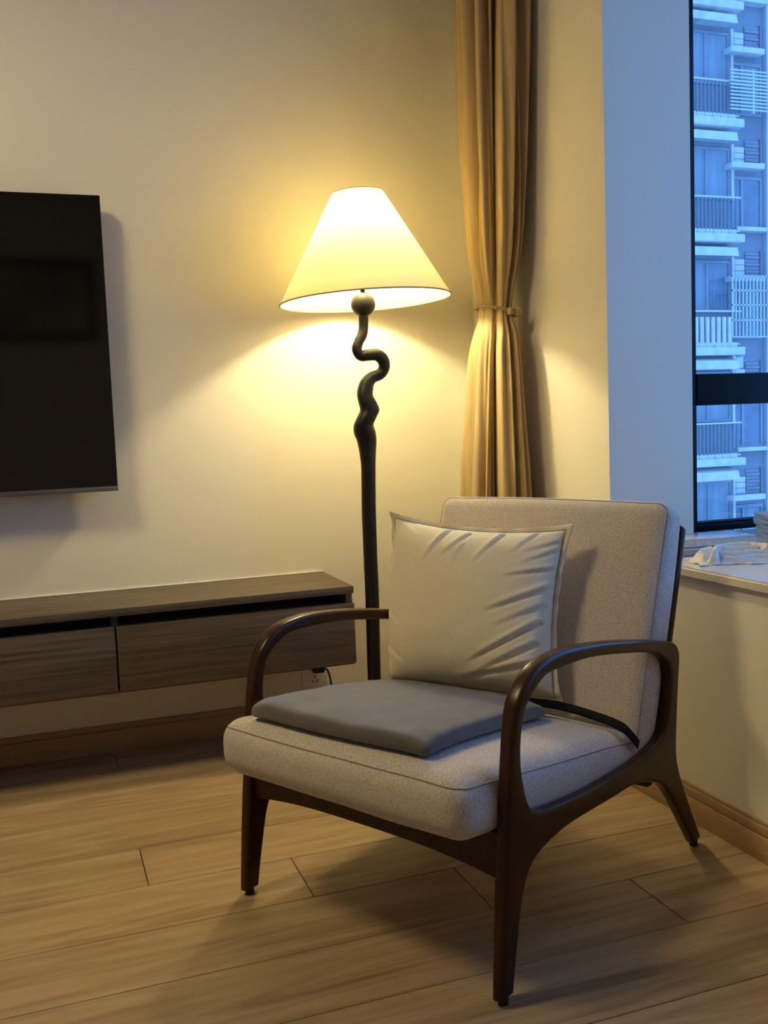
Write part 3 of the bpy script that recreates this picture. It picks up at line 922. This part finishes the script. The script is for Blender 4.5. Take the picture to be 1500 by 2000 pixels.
# front apron with an arched lower edge, rear and cross rails
def apron(name, s0, s1, prof):
    n = len(prof)
    v, f = [], []
    for s in (s0, s1):
        for (t, zl, zh) in prof:
            v.append((s, t, zl)); v.append((s, t, zh))
    for i in range(n - 1):
        a = 2 * i
        f.append((a, a + 2, a + 3, a + 1))
        f.append((2 * n + a, 2 * n + a + 1, 2 * n + a + 3, 2 * n + a + 2))
        f.append((a, 2 * n + a, 2 * n + a + 2, a + 2))
        f.append((a + 1, a + 3, 2 * n + a + 3, 2 * n + a + 1))
    f.append((0, 1, 2 * n + 1, 2 * n)); e_ = 2 * n - 2
    f.append((e_, 2 * n + e_, 2 * n + e_ + 1, e_ + 1))
    me = mesh_from(name, v, f)
    smooth_by_angle(me, 30)
    return link(name, me, WALNUT, ch)
pf = []
for i in range(25):
    t = 0.024 + (0.661 - 0.024) * i / 24
    u = abs(2 * i / 24 - 1)
    pf.append((t, 0.228 - 0.020 * u ** 3, 0.292))
apron('front_rail', 0.024, 0.044, pf)
apron('rear_rail', 0.58, 0.60, [(0.024, 0.20, 0.25), (0.661, 0.20, 0.25)])

# back frame behind the back cushion
for yc in (0.037, WID - 0.037):
    pts = catmull([(0.612, yc, 0.26), (0.668, yc, 0.40), (0.712, yc, 0.52), (0.7745, yc, 0.715), (0.780, yc, 0.735)], 5)
    tube('back_upright', pts, 0.0135, WALNUT, ch, 12)
for zz, ss in ((0.36, 0.652), (0.53, 0.716), (0.69, 0.766)):
    boxo('back_slat', (-0.008, 0.008, 0.04, WID - 0.04, -0.02, 0.02), WALNUT, ch, 0.003, (ss, 0, zz), (0, R(18), 0))

# seat cushion
SC0, SC1 = -0.074, 0.585
ST0, ST1 = 0.0285, WID - 0.0285
hx, hy, hz = (SC1 - SC0) / 2, (ST1 - ST0) / 2, 0.0585
SLOPE = math.tan(R(-8.0))
def seat_fn(v):
    u, w = v.x / hx, v.y / hy
    d = (1 - u ** 4) * (1 - w ** 4)
    z = v.z
    x, y = v.x, v.y
    side = 1 - (v.z / hz) ** 2
    if v.z > 0:
        z += 0.020 * d * min(1, v.z / hz * 1.2)
    # a little belly on the front and side faces
    if u < -0.85: x -= 0.008 * side * (1 - w * w * 0.6)
    if abs(w) > 0.9 and u < 0.95: y += math.copysign(0.002 * side, w)
    n = noise.noise(Vector((x * 6, y * 6, z * 6 + 3))) * 0.003
    z += n
    return Vector((x + (SC0 + SC1) / 2, y + (ST0 + ST1) / 2, z + 0.3525 + SLOPE * (v.x + hx)))
v, f = soft_box(hx, hy, hz, 0.044, 48, 48, 16, seat_fn)
sc = link('seat_cushion', mesh_from('seat_cushion', v, f, True), UPHOL, ch)
def loop_pts(hx, hy, r, z, n=10):
    out = []
    for cx_, cy_, a0 in ((hx - r, hy - r, 0), (-hx + r, hy - r, 90), (-hx + r, -hy + r, 180), (hx - r, -hy + r, 270)):
        for i in range(n + 1):
            a = R(a0 + 90 * i / n)
            out.append(Vector((cx_ + r * math.cos(a), cy_ + r * math.sin(a), z)))
    dens = []
    for i in range(len(out)):
        a, b = out[i], out[(i + 1) % len(out)]
        m_ = max(1, int((b - a).length / 0.02))
        for k in range(m_):
            dens.append(a.lerp(b, k / m_))
    return dens
rr_ = 0.044
q = 0.72
pts = [seat_fn(p) for p in loop_pts(hx - rr_ + rr_ * 0.80, hy - rr_ + rr_ * 0.80, rr_ * 0.80, hz - rr_ + rr_ * 0.62)]
tube('seam', pts, 0.0011, SEAMM, sc, 6, closed=True)

# back cushion: local frame (p across, q up along the lean, n thickness) -> chair
LEAN = R(19.2)
bxdir = Vector((math.cos(LEAN), 0, -math.sin(LEAN)))   # thickness direction (backwards, a bit down)
budir = Vector((math.sin(LEAN), 0, math.cos(LEAN)))    # up along the cushion
B0 = Vector((0.5195, WID / 2, 0.269))                   # bottom centre of the front face
BH, BT = 0.571, 0.104
BWd = WID - 0.050
hq, hp, hn = BH / 2, BWd / 2, BT / 2
def back_fn(v):
    # v: x thickness, y across, z up
    u, w = v.y / hp, v.z / hq
    n = v.x
    thin = 1.0 - 0.22 * max(0, w) ** 2
    n = (n + hn) * thin - hn
    d = (1 - u ** 4) * (1 - w ** 4)
    if v.x < 0:
        n -= 0.016 * d
    rip = noise.noise(Vector((v.y * 5, v.z * 5, 7.7))) * 0.003
    n += rip
    z = v.z
    if w > 0.8: z += 0.004 * (1 - u * u)
    p = B0 + bxdir * (n + hn) + budir * (z + hq)
    p.y += v.y
    return p
v, f = soft_box(hn, hp, hq, 0.032, 14, 48, 44, back_fn)
bc = link('back_cushion', mesh_from('back_cushion', v, f, True), UPHOL, ch)
pts = []
for p in loop_pts(hp - 0.032 + 0.032 * 0.80, hq - 0.032 + 0.032 * 0.80, 0.032 * 0.8, 0):
    pts.append(back_fn(Vector((-hn + 0.032 - 0.032 * 0.62, p.x, p.y))))
tube('seam', pts, 0.0011, SEAMM, bc, 6, closed=True)

# ------------------------------------------------------------------ seat pad (grey velvet) with strap
def seat_top(s, t):
    u = (s - (SC0 + SC1) / 2) / hx
    w = (t - (ST0 + ST1) / 2) / hy
    u = max(-1, min(1, u)); w = max(-1, min(1, w))
    return 0.3525 + hz + 0.020 * (1 - u ** 4) * (1 - w ** 4) + SLOPE * (s - SC0)
pad_c = CHM @ Vector((0.17, 0.37, seat_top(0.17, 0.37)))
pad = empty('seat_pad', pad_c)
tag(pad, 'thin grey velvet seat pad lying on the armchair seat', 'cushion')
cor = {(-1, 1): Vector((-0.045, 0.585)), (-1, -1): Vector((-0.030, 0.135)), (1, -1): Vector((0.445, 0.185)), (1, 1): Vector((0.43, 0.625))}
PT = 0.017
def pad_fn(v):
    u, w = v.x / 0.20, v.y / 0.225
    uu, ww = (u + 1) / 2, (w + 1) / 2
    a = cor[(-1, -1)].lerp(cor[(1, -1)], uu)
    b_ = cor[(-1, 1)].lerp(cor[(1, 1)], uu)
    c = a.lerp(b_, ww)
    # edges pulled in between the corners
    c.x += 0.012 * (1 - ww * (1 - ww) * 4 * 0.0) * 0
    bow = 0.010 * math.cos(math.pi * w / 2)
    if u < 0: c.x -= bow * (-u)
    puff = 1.0 - 0.35 * max(0, (abs(u) - 0.8) / 0.2) * max(0, (abs(w) - 0.8) / 0.2)
    h = (v.z + PT) * puff
    d = (1 - abs(u) ** 3) * (1 - abs(w) ** 3)
    if v.z > 0: h += 0.006 * d + 0.0035 * noise.noise(Vector((c.x * 9, c.y * 14, 0.3))) + 0.002 * noise.noise(Vector((c.x * 30, c.y * 22, 5.3)))
    p = CHM @ Vector((c.x, c.y, seat_top(c.x, c.y) + 0.0045 + h))
    return p - pad_c
v, f = soft_box(0.20, 0.225, PT, 0.0145, 44, 48, 8, pad_fn)
link('pad_cover', mesh_from('pad_cover', v, f, True), VELVET, pad)
lab = CHM @ Vector((-0.020, 0.150, seat_top(-0.02, 0.15) + 0.025)) - pad_c
# strap lying in the crease between seat and back
sp_ = []
sp_ = [(0.43, 0.245, 0.388), (0.462, 0.225, 0.381), (0.495, 0.19, 0.372), (0.508, 0.125, 0.362), (0.506, 0.05, 0.350), (0.513, 0.026, 0.330), (0.535, 0.021, 0.305)]
dn = catmull(sp_, 6)
vv, ff = [], []
for i, p in enumerate(dn):
    for (a, h) in ((-0.012, -0.004), (0.012, 0.004), (0.012, 0.007), (-0.012, -0.001)):
        vv.append(CHM @ Vector((p[0] + a, p[1] + a * 0.3, p[2] + h)) - pad_c)
for i in range(len(dn) - 1):
    for k in range(4):
        k2 = (k + 1) % 4
        ff.append((4 * i + k, 4 * i + k2, 4 * i + 4 + k2, 4 * i + 4 + k))
ff.append((0, 1, 2, 3)); e_ = 4 * (len(dn) - 1); ff.append((e_ + 3, e_ + 2, e_ + 1, e_))
st_ = link('strap', mesh_from('strap', vv, ff, True), BLACKF, pad)
st_['label'] = 'black elastic strap of the seat pad'

# ------------------------------------------------------------------ throw pillow
pc_ = {(-1, 1): Vector((0.487, 0.650, 0.787)), (1, 1): Vector((0.600, 0.202, 0.762)), (1, -1): Vector((0.500, 0.185, 0.374)), (-1, -1): Vector((0.405, 0.618, 0.372))}
pil_o = CHM @ Vector((0.46, 0.40, 0.39))
pil = empty('throw_pillow', pil_o)
tag(pil, 'square cream flanged throw pillow leaning on the armchair back', 'pillow')
ex = (pc_[(1, 1)] + pc_[(1, -1)] - pc_[(-1, 1)] - pc_[(-1, -1)]).normalized()
ey = (pc_[(1, 1)] + pc_[(-1, 1)] - pc_[(1, -1)] - pc_[(-1, -1)]).normalized()
en = ex.cross(ey).normalized()
if en.x > 0: en = -en            # towards the sitter (front)
def zc(x, y):
    return ((x - 165) / 1195.0 * 2 - 1, 1 - (y - 200) / 1140.0 * 2)
crs = []
for a, b_, amp, wd_ in (((605, 262), (490, 520), 0.0065, 0.030), ((740, 285), (610, 470), 0.0055, 0.030), ((735, 380), (695, 540), 0.003, 0.025),
                        ((955, 280), (830, 505), 0.0065, 0.030), ((1165, 265), (1060, 410), 0.005, 0.035), ((300, 230), (420, 300), 0.003, 0.03),
                        ((1385, 290), (1120, 400), 0.005, 0.035), ((1350, 360), (1130, 480), 0.005, 0.030), ((1320, 500), (1020, 575), 0.006, 0.030), ((1290, 640), (930, 812), 0.008, 0.035),
                        ((1270, 760), (1000, 900), 0.004, 0.04), ((1240, 880), (840, 1140), 0.008, 0.035), ((1230, 1010), (880, 1210), 0.006, 0.040), ((1190, 1130), (740, 1262), 0.006, 0.040),
                        ((190, 470), (290, 600), 0.003, 0.03), ((160, 780), (340, 930), 0.004, 0.035), ((130, 1040), (290, 1270), 0.006, 0.04), ((230, 1080), (400, 1180), 0.003, 0.04)):
    crs.append((zc(*a), zc(*b_), amp * 0.85, wd_ * 0.62))
def crease(u, v):
    d_ = 0.0
    for (a, b_, amp, wd_) in crs:
        bx_, by_ = b_[0] - a[0], b_[1] - a[1]
        L2 = bx_ * bx_ + by_ * by_
        t = ((u - a[0]) * bx_ + (v - a[1]) * by_) / L2
        tc_ = max(-0.1, min(1, t))
        L = math.sqrt(L2)
        perp = ((u - a[0]) * by_ - (v - a[1]) * bx_) / L
        al = (t - tc_) * L
        ds = math.hypot(perp, al)
        fall = (1 - max(0, tc_)) ** 0.7
        g = math.exp(-(ds / wd_) ** 2)
        ridge = math.exp(-((perp - 1.9 * wd_) ** 2 + al * al) / (1.6 * wd_) ** 2)
        d_ += 1.35 * amp * fall * (-g + 0.6 * ridge)
    return d_
def pil_mid(u, v):
    uu, vv_ = (u + 1) / 2, (v + 1) / 2
    p = (pc_[(-1, -1)] * (1 - uu) + pc_[(1, -1)] * uu) * (1 - vv_) + (pc_[(-1, 1)] * (1 - uu) + pc_[(1, 1)] * uu) * vv_
    # sides pulled in by the filling; corners stay out
    kt = 0.026 if v > 0 else 0.004
    kr = 0.024 if u > 0 else -0.004
    p = p - ey * (kt * math.copysign(1, v) * abs(v) ** 3 * (1 - u * u)) - ex * (kr * math.copysign(1, u) * abs(u) ** 3 * (1 - v * v))
    if u < 0: p = p - en * (0.030 * max(0.0, (-u - 0.86) / 0.14) * (1 - max(0, v) ** 6))
    if v < 0: p = p - en * (0.020 * max(0.0, (-v - 0.88) / 0.12))
    return p
INS = 0.935
NP = 90
def body_uv(i): return (2 * i / NP - 1) * INS
vv, ff = [], []
for side in (1, -1):
    for j in range(NP + 1):
        for i in range(NP + 1):
            u, v = body_uv(i), body_uv(j)
            a, b_ = abs(u) / INS, abs(v) / INS
            prof = (max(0, 1 - a ** 2.6) ** 0.52) * (max(0, 1 - b ** 2.6 if False else 1 - b_ ** 2.6) ** 0.52)
            lowfat = 1.0 + 0.22 * (-v)
            h = 0.088 * prof * lowfat
            p = pil_mid(u, v)
            if side == 1:
                k = min(1.0, prof * 4)
                h += crease(u / 0.97, v / 0.97) * 1.25 * k + 0.0015 * noise.noise(Vector((u * 5, v * 5, 2))) * k
                p = p + en * h
            else:
                p = p - en * h * 0.55
            vv.append((CHM @ p) - pil_o)
n1 = NP + 1
for side in range(2):
    o_ = side * n1 * n1
    for j in range(NP):
        for i in range(NP):
            q_ = (o_ + j * n1 + i, o_ + j * n1 + i + 1, o_ + (j + 1) * n1 + i + 1, o_ + (j + 1) * n1 + i)
            ff.append(q_ if side == 0 else tuple(reversed(q_)))
me = mesh_from('pillow_body', vv, ff, True)
bm = bmesh.new(); bm.from_mesh(me); bmesh.ops.remove_doubles(bm, verts=bm.verts, dist=1e-5)
bmesh.ops.recalc_face_normals(bm, faces=bm.faces); bm.to_mesh(me); bm.free()
link('pillow_body', me, PILLOWM, pil)
# flange: flat border ring, slightly wavy
ring = []
M_ = 60
for sdx in range(4):
    for i in range(M_):
        t = 2 * i / M_ - 1
        ring.append(((t, -1), (1, t), (-t, 1), (-1, -t))[sdx])
vv, ff = [], []
nr = len(ring)
lev = [(INS * 0.985, 0.0), (0.95, 0.0), (0.975, 0.0), (1.0, 0.0)]
for sgn in (1, -1):
    for (sc_, _) in lev:
        for k, (u, v) in enumerate(ring):
            wv = 0.0035 * math.sin(k * 0.55 + 2 * math.sin(k * 0.13)) * (sc_ - INS) / (1 - INS)
            p = pil_mid(u * sc_, v * sc_) + en * (wv + 0.0016 * sgn)
            vv.append((CHM @ p) - pil_o)
nl = len(lev)
for sg in range(2):
    o_ = sg * nl * nr
    for l in range(nl - 1):
        for k in range(nr):
            k2 = (k + 1) % nr
            ff.append((o_ + l * nr + k, o_ + l * nr + k2, o_ + (l + 1) * nr + k2, o_ + (l + 1) * nr + k))
o2_ = nl * nr
for k in range(nr):
    k2 = (k + 1) % nr
    a = (nl - 1) * nr
    ff.append((a + k, a + k2, o2_ + a + k2, o2_ + a + k))
link('flange', mesh_from('flange', vv, ff, True), FLANGEM, pil)
stp = [(CHM @ (pil_mid(u * 0.938, v * 0.938) + en * 0.0020)) - pil_o for (u, v) in ring]
tube('stitch_line', stp, 0.0008, plain('stitch_brown', (0.38, 0.32, 0.22), rough=0.9), pil, 5, closed=True)

# ------------------------------------------------------------------ things on the sill
def book(name, label, loc, rz, w, d, h, cover, cover_t=0.0018, spine='front', cat='book', group=None, topmat=None):
    o = empty(name, loc, rz)
    tag(o, label, cat, group)
    boxo('pages', (0.003, w - 0.003, 0.003 if spine != 'front' else 0.002, d - 0.003, cover_t, h - cover_t), PAPER, o)
    boxo('cover', (0, w, 0, d, h - cover_t, h), topmat or cover, o, 0.0005)
    boxo('cover', (0, w, 0, d, 0, cover_t), cover, o, 0.0005)
    if spine == 'front':
        boxo('spine', (0, w, -0.001, 0.002, 0, h), cover, o, 0.0005)
    elif spine == 'left':
        boxo('spine', (-0.001, 0.002, 0, d, 0, h), cover, o, 0.0005)
    return o
rzb = math.atan2(2.046 - 2.077, 1.757 - 1.541)
book('book', 'brown spined thin book lowest in the pile on the sill', (1.500, 2.092, ZS), rzb, 0.175, 0.11, 0.0135, COVERB, spine='left')
book('book', 'thin white book in the middle of the pile on the sill', (1.498, 2.090, ZS + 0.0135), rzb + 0.01, 0.178, 0.11, 0.0085, COVERW, spine='front')
book('book', 'thick glossy covered book on top of the pile on the sill', (1.497, 2.083, ZS + 0.022), rzb, 0.262, 0.115, 0.0225, COVERD, spine='none', topmat=COVERG)

mag_mesh = None
rm = random.Random(3)
zz = ZS
ords = ['lowest', 'second lowest', 'third from the bottom', 'fourth from the bottom', 'fourth from the top', 'third from the top', 'second from the top', 'topmost']
for k in range(8):
    h = (0.008, 0.010, 0.007, 0.009, 0.008, 0.010, 0.008, 0.0085)[k]
    rz = R(rm.uniform(-5, 5) - 17)
    mo = empty('magazine', (1.995 + rm.uniform(-0.006, 0.006), 2.335 + rm.uniform(-0.005, 0.005), zz), rz)
    tag(mo, ('newspaper ' if k % 2 else 'magazine ') + ords[k] + ' in the stack beside the window', 'magazine', 'magazines stacked by the window')
    nx_, ny_ = 10, 10
    vv, ff = [], []
    for lv in range(2):
        for j in range(ny_ + 1):
            for i in range(nx_ + 1):
                x = 0.235 * i / nx_; y = -0.22 * j / ny_
                wav = 0.0012 * math.sin(9 * j / ny_ + k * 1.7) * (1 - i / nx_)
                x2 = x + 0.0018 * math.sin(13 * j / ny_ + 2.3 * k) * (1 if i == 0 else 0)
                vv.append((x2, y, lv * (h - 0.0006) + (wav if 0 < k and lv == 1 and k < 7 else wav) * 0.5 + 0.0003))
    a0 = (nx_ + 1) * (ny_ + 1)
    idx = lambda l, i, j: l * a0 + j * (nx_ + 1) + i
    for j in range(ny_):
        for i in range(nx_):
            ff.append((idx(1, i, j), idx(1, i + 1, j), idx(1, i + 1, j + 1), idx(1, i, j + 1)))
            ff.append((idx(0, i, j), idx(0, i, j + 1), idx(0, i + 1, j + 1), idx(0, i + 1, j)))
    for i in range(nx_):
        ff.append((idx(0, i, 0), idx(0, i + 1, 0), idx(1, i + 1, 0), idx(1, i, 0)))
        ff.append((idx(0, i, ny_), idx(1, i, ny_), idx(1, i + 1, ny_), idx(0, i + 1, ny_)))
    for j in range(ny_):
        ff.append((idx(0, 0, j), idx(1, 0, j), idx(1, 0, j + 1), idx(0, 0, j + 1)))
        ff.append((idx(0, nx_, j), idx(0, nx_, j + 1), idx(1, nx_, j + 1), idx(1, nx_, j)))
    link('pages', mesh_from('pages', vv, ff), NEWS, mo)
    zz += h

# crumpled cloth
cl_o = Vector((1.60, 1.955, ZS))
cth = empty('cloth', cl_o, R(-18))
tag(cth, 'crumpled pale terry cloth lying on the stone sill', 'cloth')
ridges = [([(-0.082, -0.026), (-0.080, 0.000), (-0.062, 0.020), (-0.040, 0.026)], 0.030, 0.016),
          ([(-0.062, -0.044), (-0.052, -0.030), (-0.044, -0.010), (-0.020, 0.006), (0.012, 0.020), (0.046, 0.018), (0.072, 0.002), (0.082, -0.014)], 0.038, 0.0085),
          ([(-0.034, -0.036), (0.000, -0.041), (0.040, -0.034), (0.078, -0.036)], 0.017, 0.0075),
          ([(-0.036, -0.020), (0.010, -0.022), (0.050, -0.014), (0.076, -0.018)], 0.025, 0.0070),
          ([(-0.014, 0.000), (0.030, 0.002), (0.064, -0.004)], 0.033, 0.0060),
          ([(0.080, -0.030), (0.104, -0.030), (0.124, -0.020), (0.134, -0.008)], 0.013, 0.0070),
          ([(-0.070, 0.036), (-0.020, 0.034), (0.030, 0.040), (0.070, 0.030)], 0.020, 0.012),
          ([(0.020, -0.048), (0.070, -0.046), (0.118, -0.040)], 0.009, 0.006)]
ridges = [(catmull(pts_, 12), h_ * 1.10, w_ * 0.85) for pts_, h_, w_ in ridges]
NXc, NYc = 120, 70
vv, ff = [], []
for j in range(NYc + 1):
    for i in range(NXc + 1):
        u = 2 * i / NXc - 1; v = 2 * j / NYc - 1
        x = 0.020 + 0.118 * u * (1 + 0.06 * math.sin(5 * v + 1))
        hw = 0.056 * (1 - 0.50 * max(0.0, u) ** 1.5) * (1 + 0.10 * math.sin(5.2 * u + 0.6) + 0.05 * math.sin(11 * u))
        y = -0.005 - 0.012 * max(0, u) + hw * v
        edge = (1 - abs(u) ** 8) * (1 - abs(v) ** 6)
        zs_ = 0.0
        for pts_, h_, w_ in ridges:
            dm = min((x - q_[0]) ** 2 + (y - q_[1]) ** 2 for q_ in pts_)
            zs_ += (h_ * math.exp(-dm / (w_ * w_) * 0.75)) ** 3
        z = zs_ ** (1 / 3.0)
        z = 0.0016 + edge * z + edge * 0.0035 * abs(noise.noise(Vector((x * 45, y * 60, 0.7)))) + 0.0030 * (1 - edge) * abs(math.sin(9 * u + 6 * v))
        vv.append((x + 0.004 * noise.noise(Vector((x * 40, y * 40, 3))), y - 0.25 * z * (0.5 - v) * edge, z))
base_n = len(vv)
for p in list(vv):
    vv.append((p[0], p[1] * 0.99, max(0.0002, p[2] - 0.0035)))
for L_ in range(2):
    for j in range(NYc):
        for i in range(NXc):
            a = L_ * base_n + j * (NXc + 1) + i
            q_ = (a, a + 1, a + NXc + 2, a + NXc + 1)
            ff.append(q_ if L_ == 0 else tuple(reversed(q_)))
bd = [i for i in range(NXc + 1)] + [j * (NXc + 1) + NXc for j in range(1, NYc + 1)] + [NYc * (NXc + 1) + i for i in range(NXc - 1, -1, -1)] + [j * (NXc + 1) for j in range(NYc - 1, 0, -1)]
for k in range(len(bd)):
    a, b_ = bd[k], bd[(k + 1) % len(bd)]
    ff.append((b_, a, a + base_n, b_ + base_n))
link('cloth_fabric', mesh_from('cloth_fabric', vv, ff, True), TOWEL, cth)
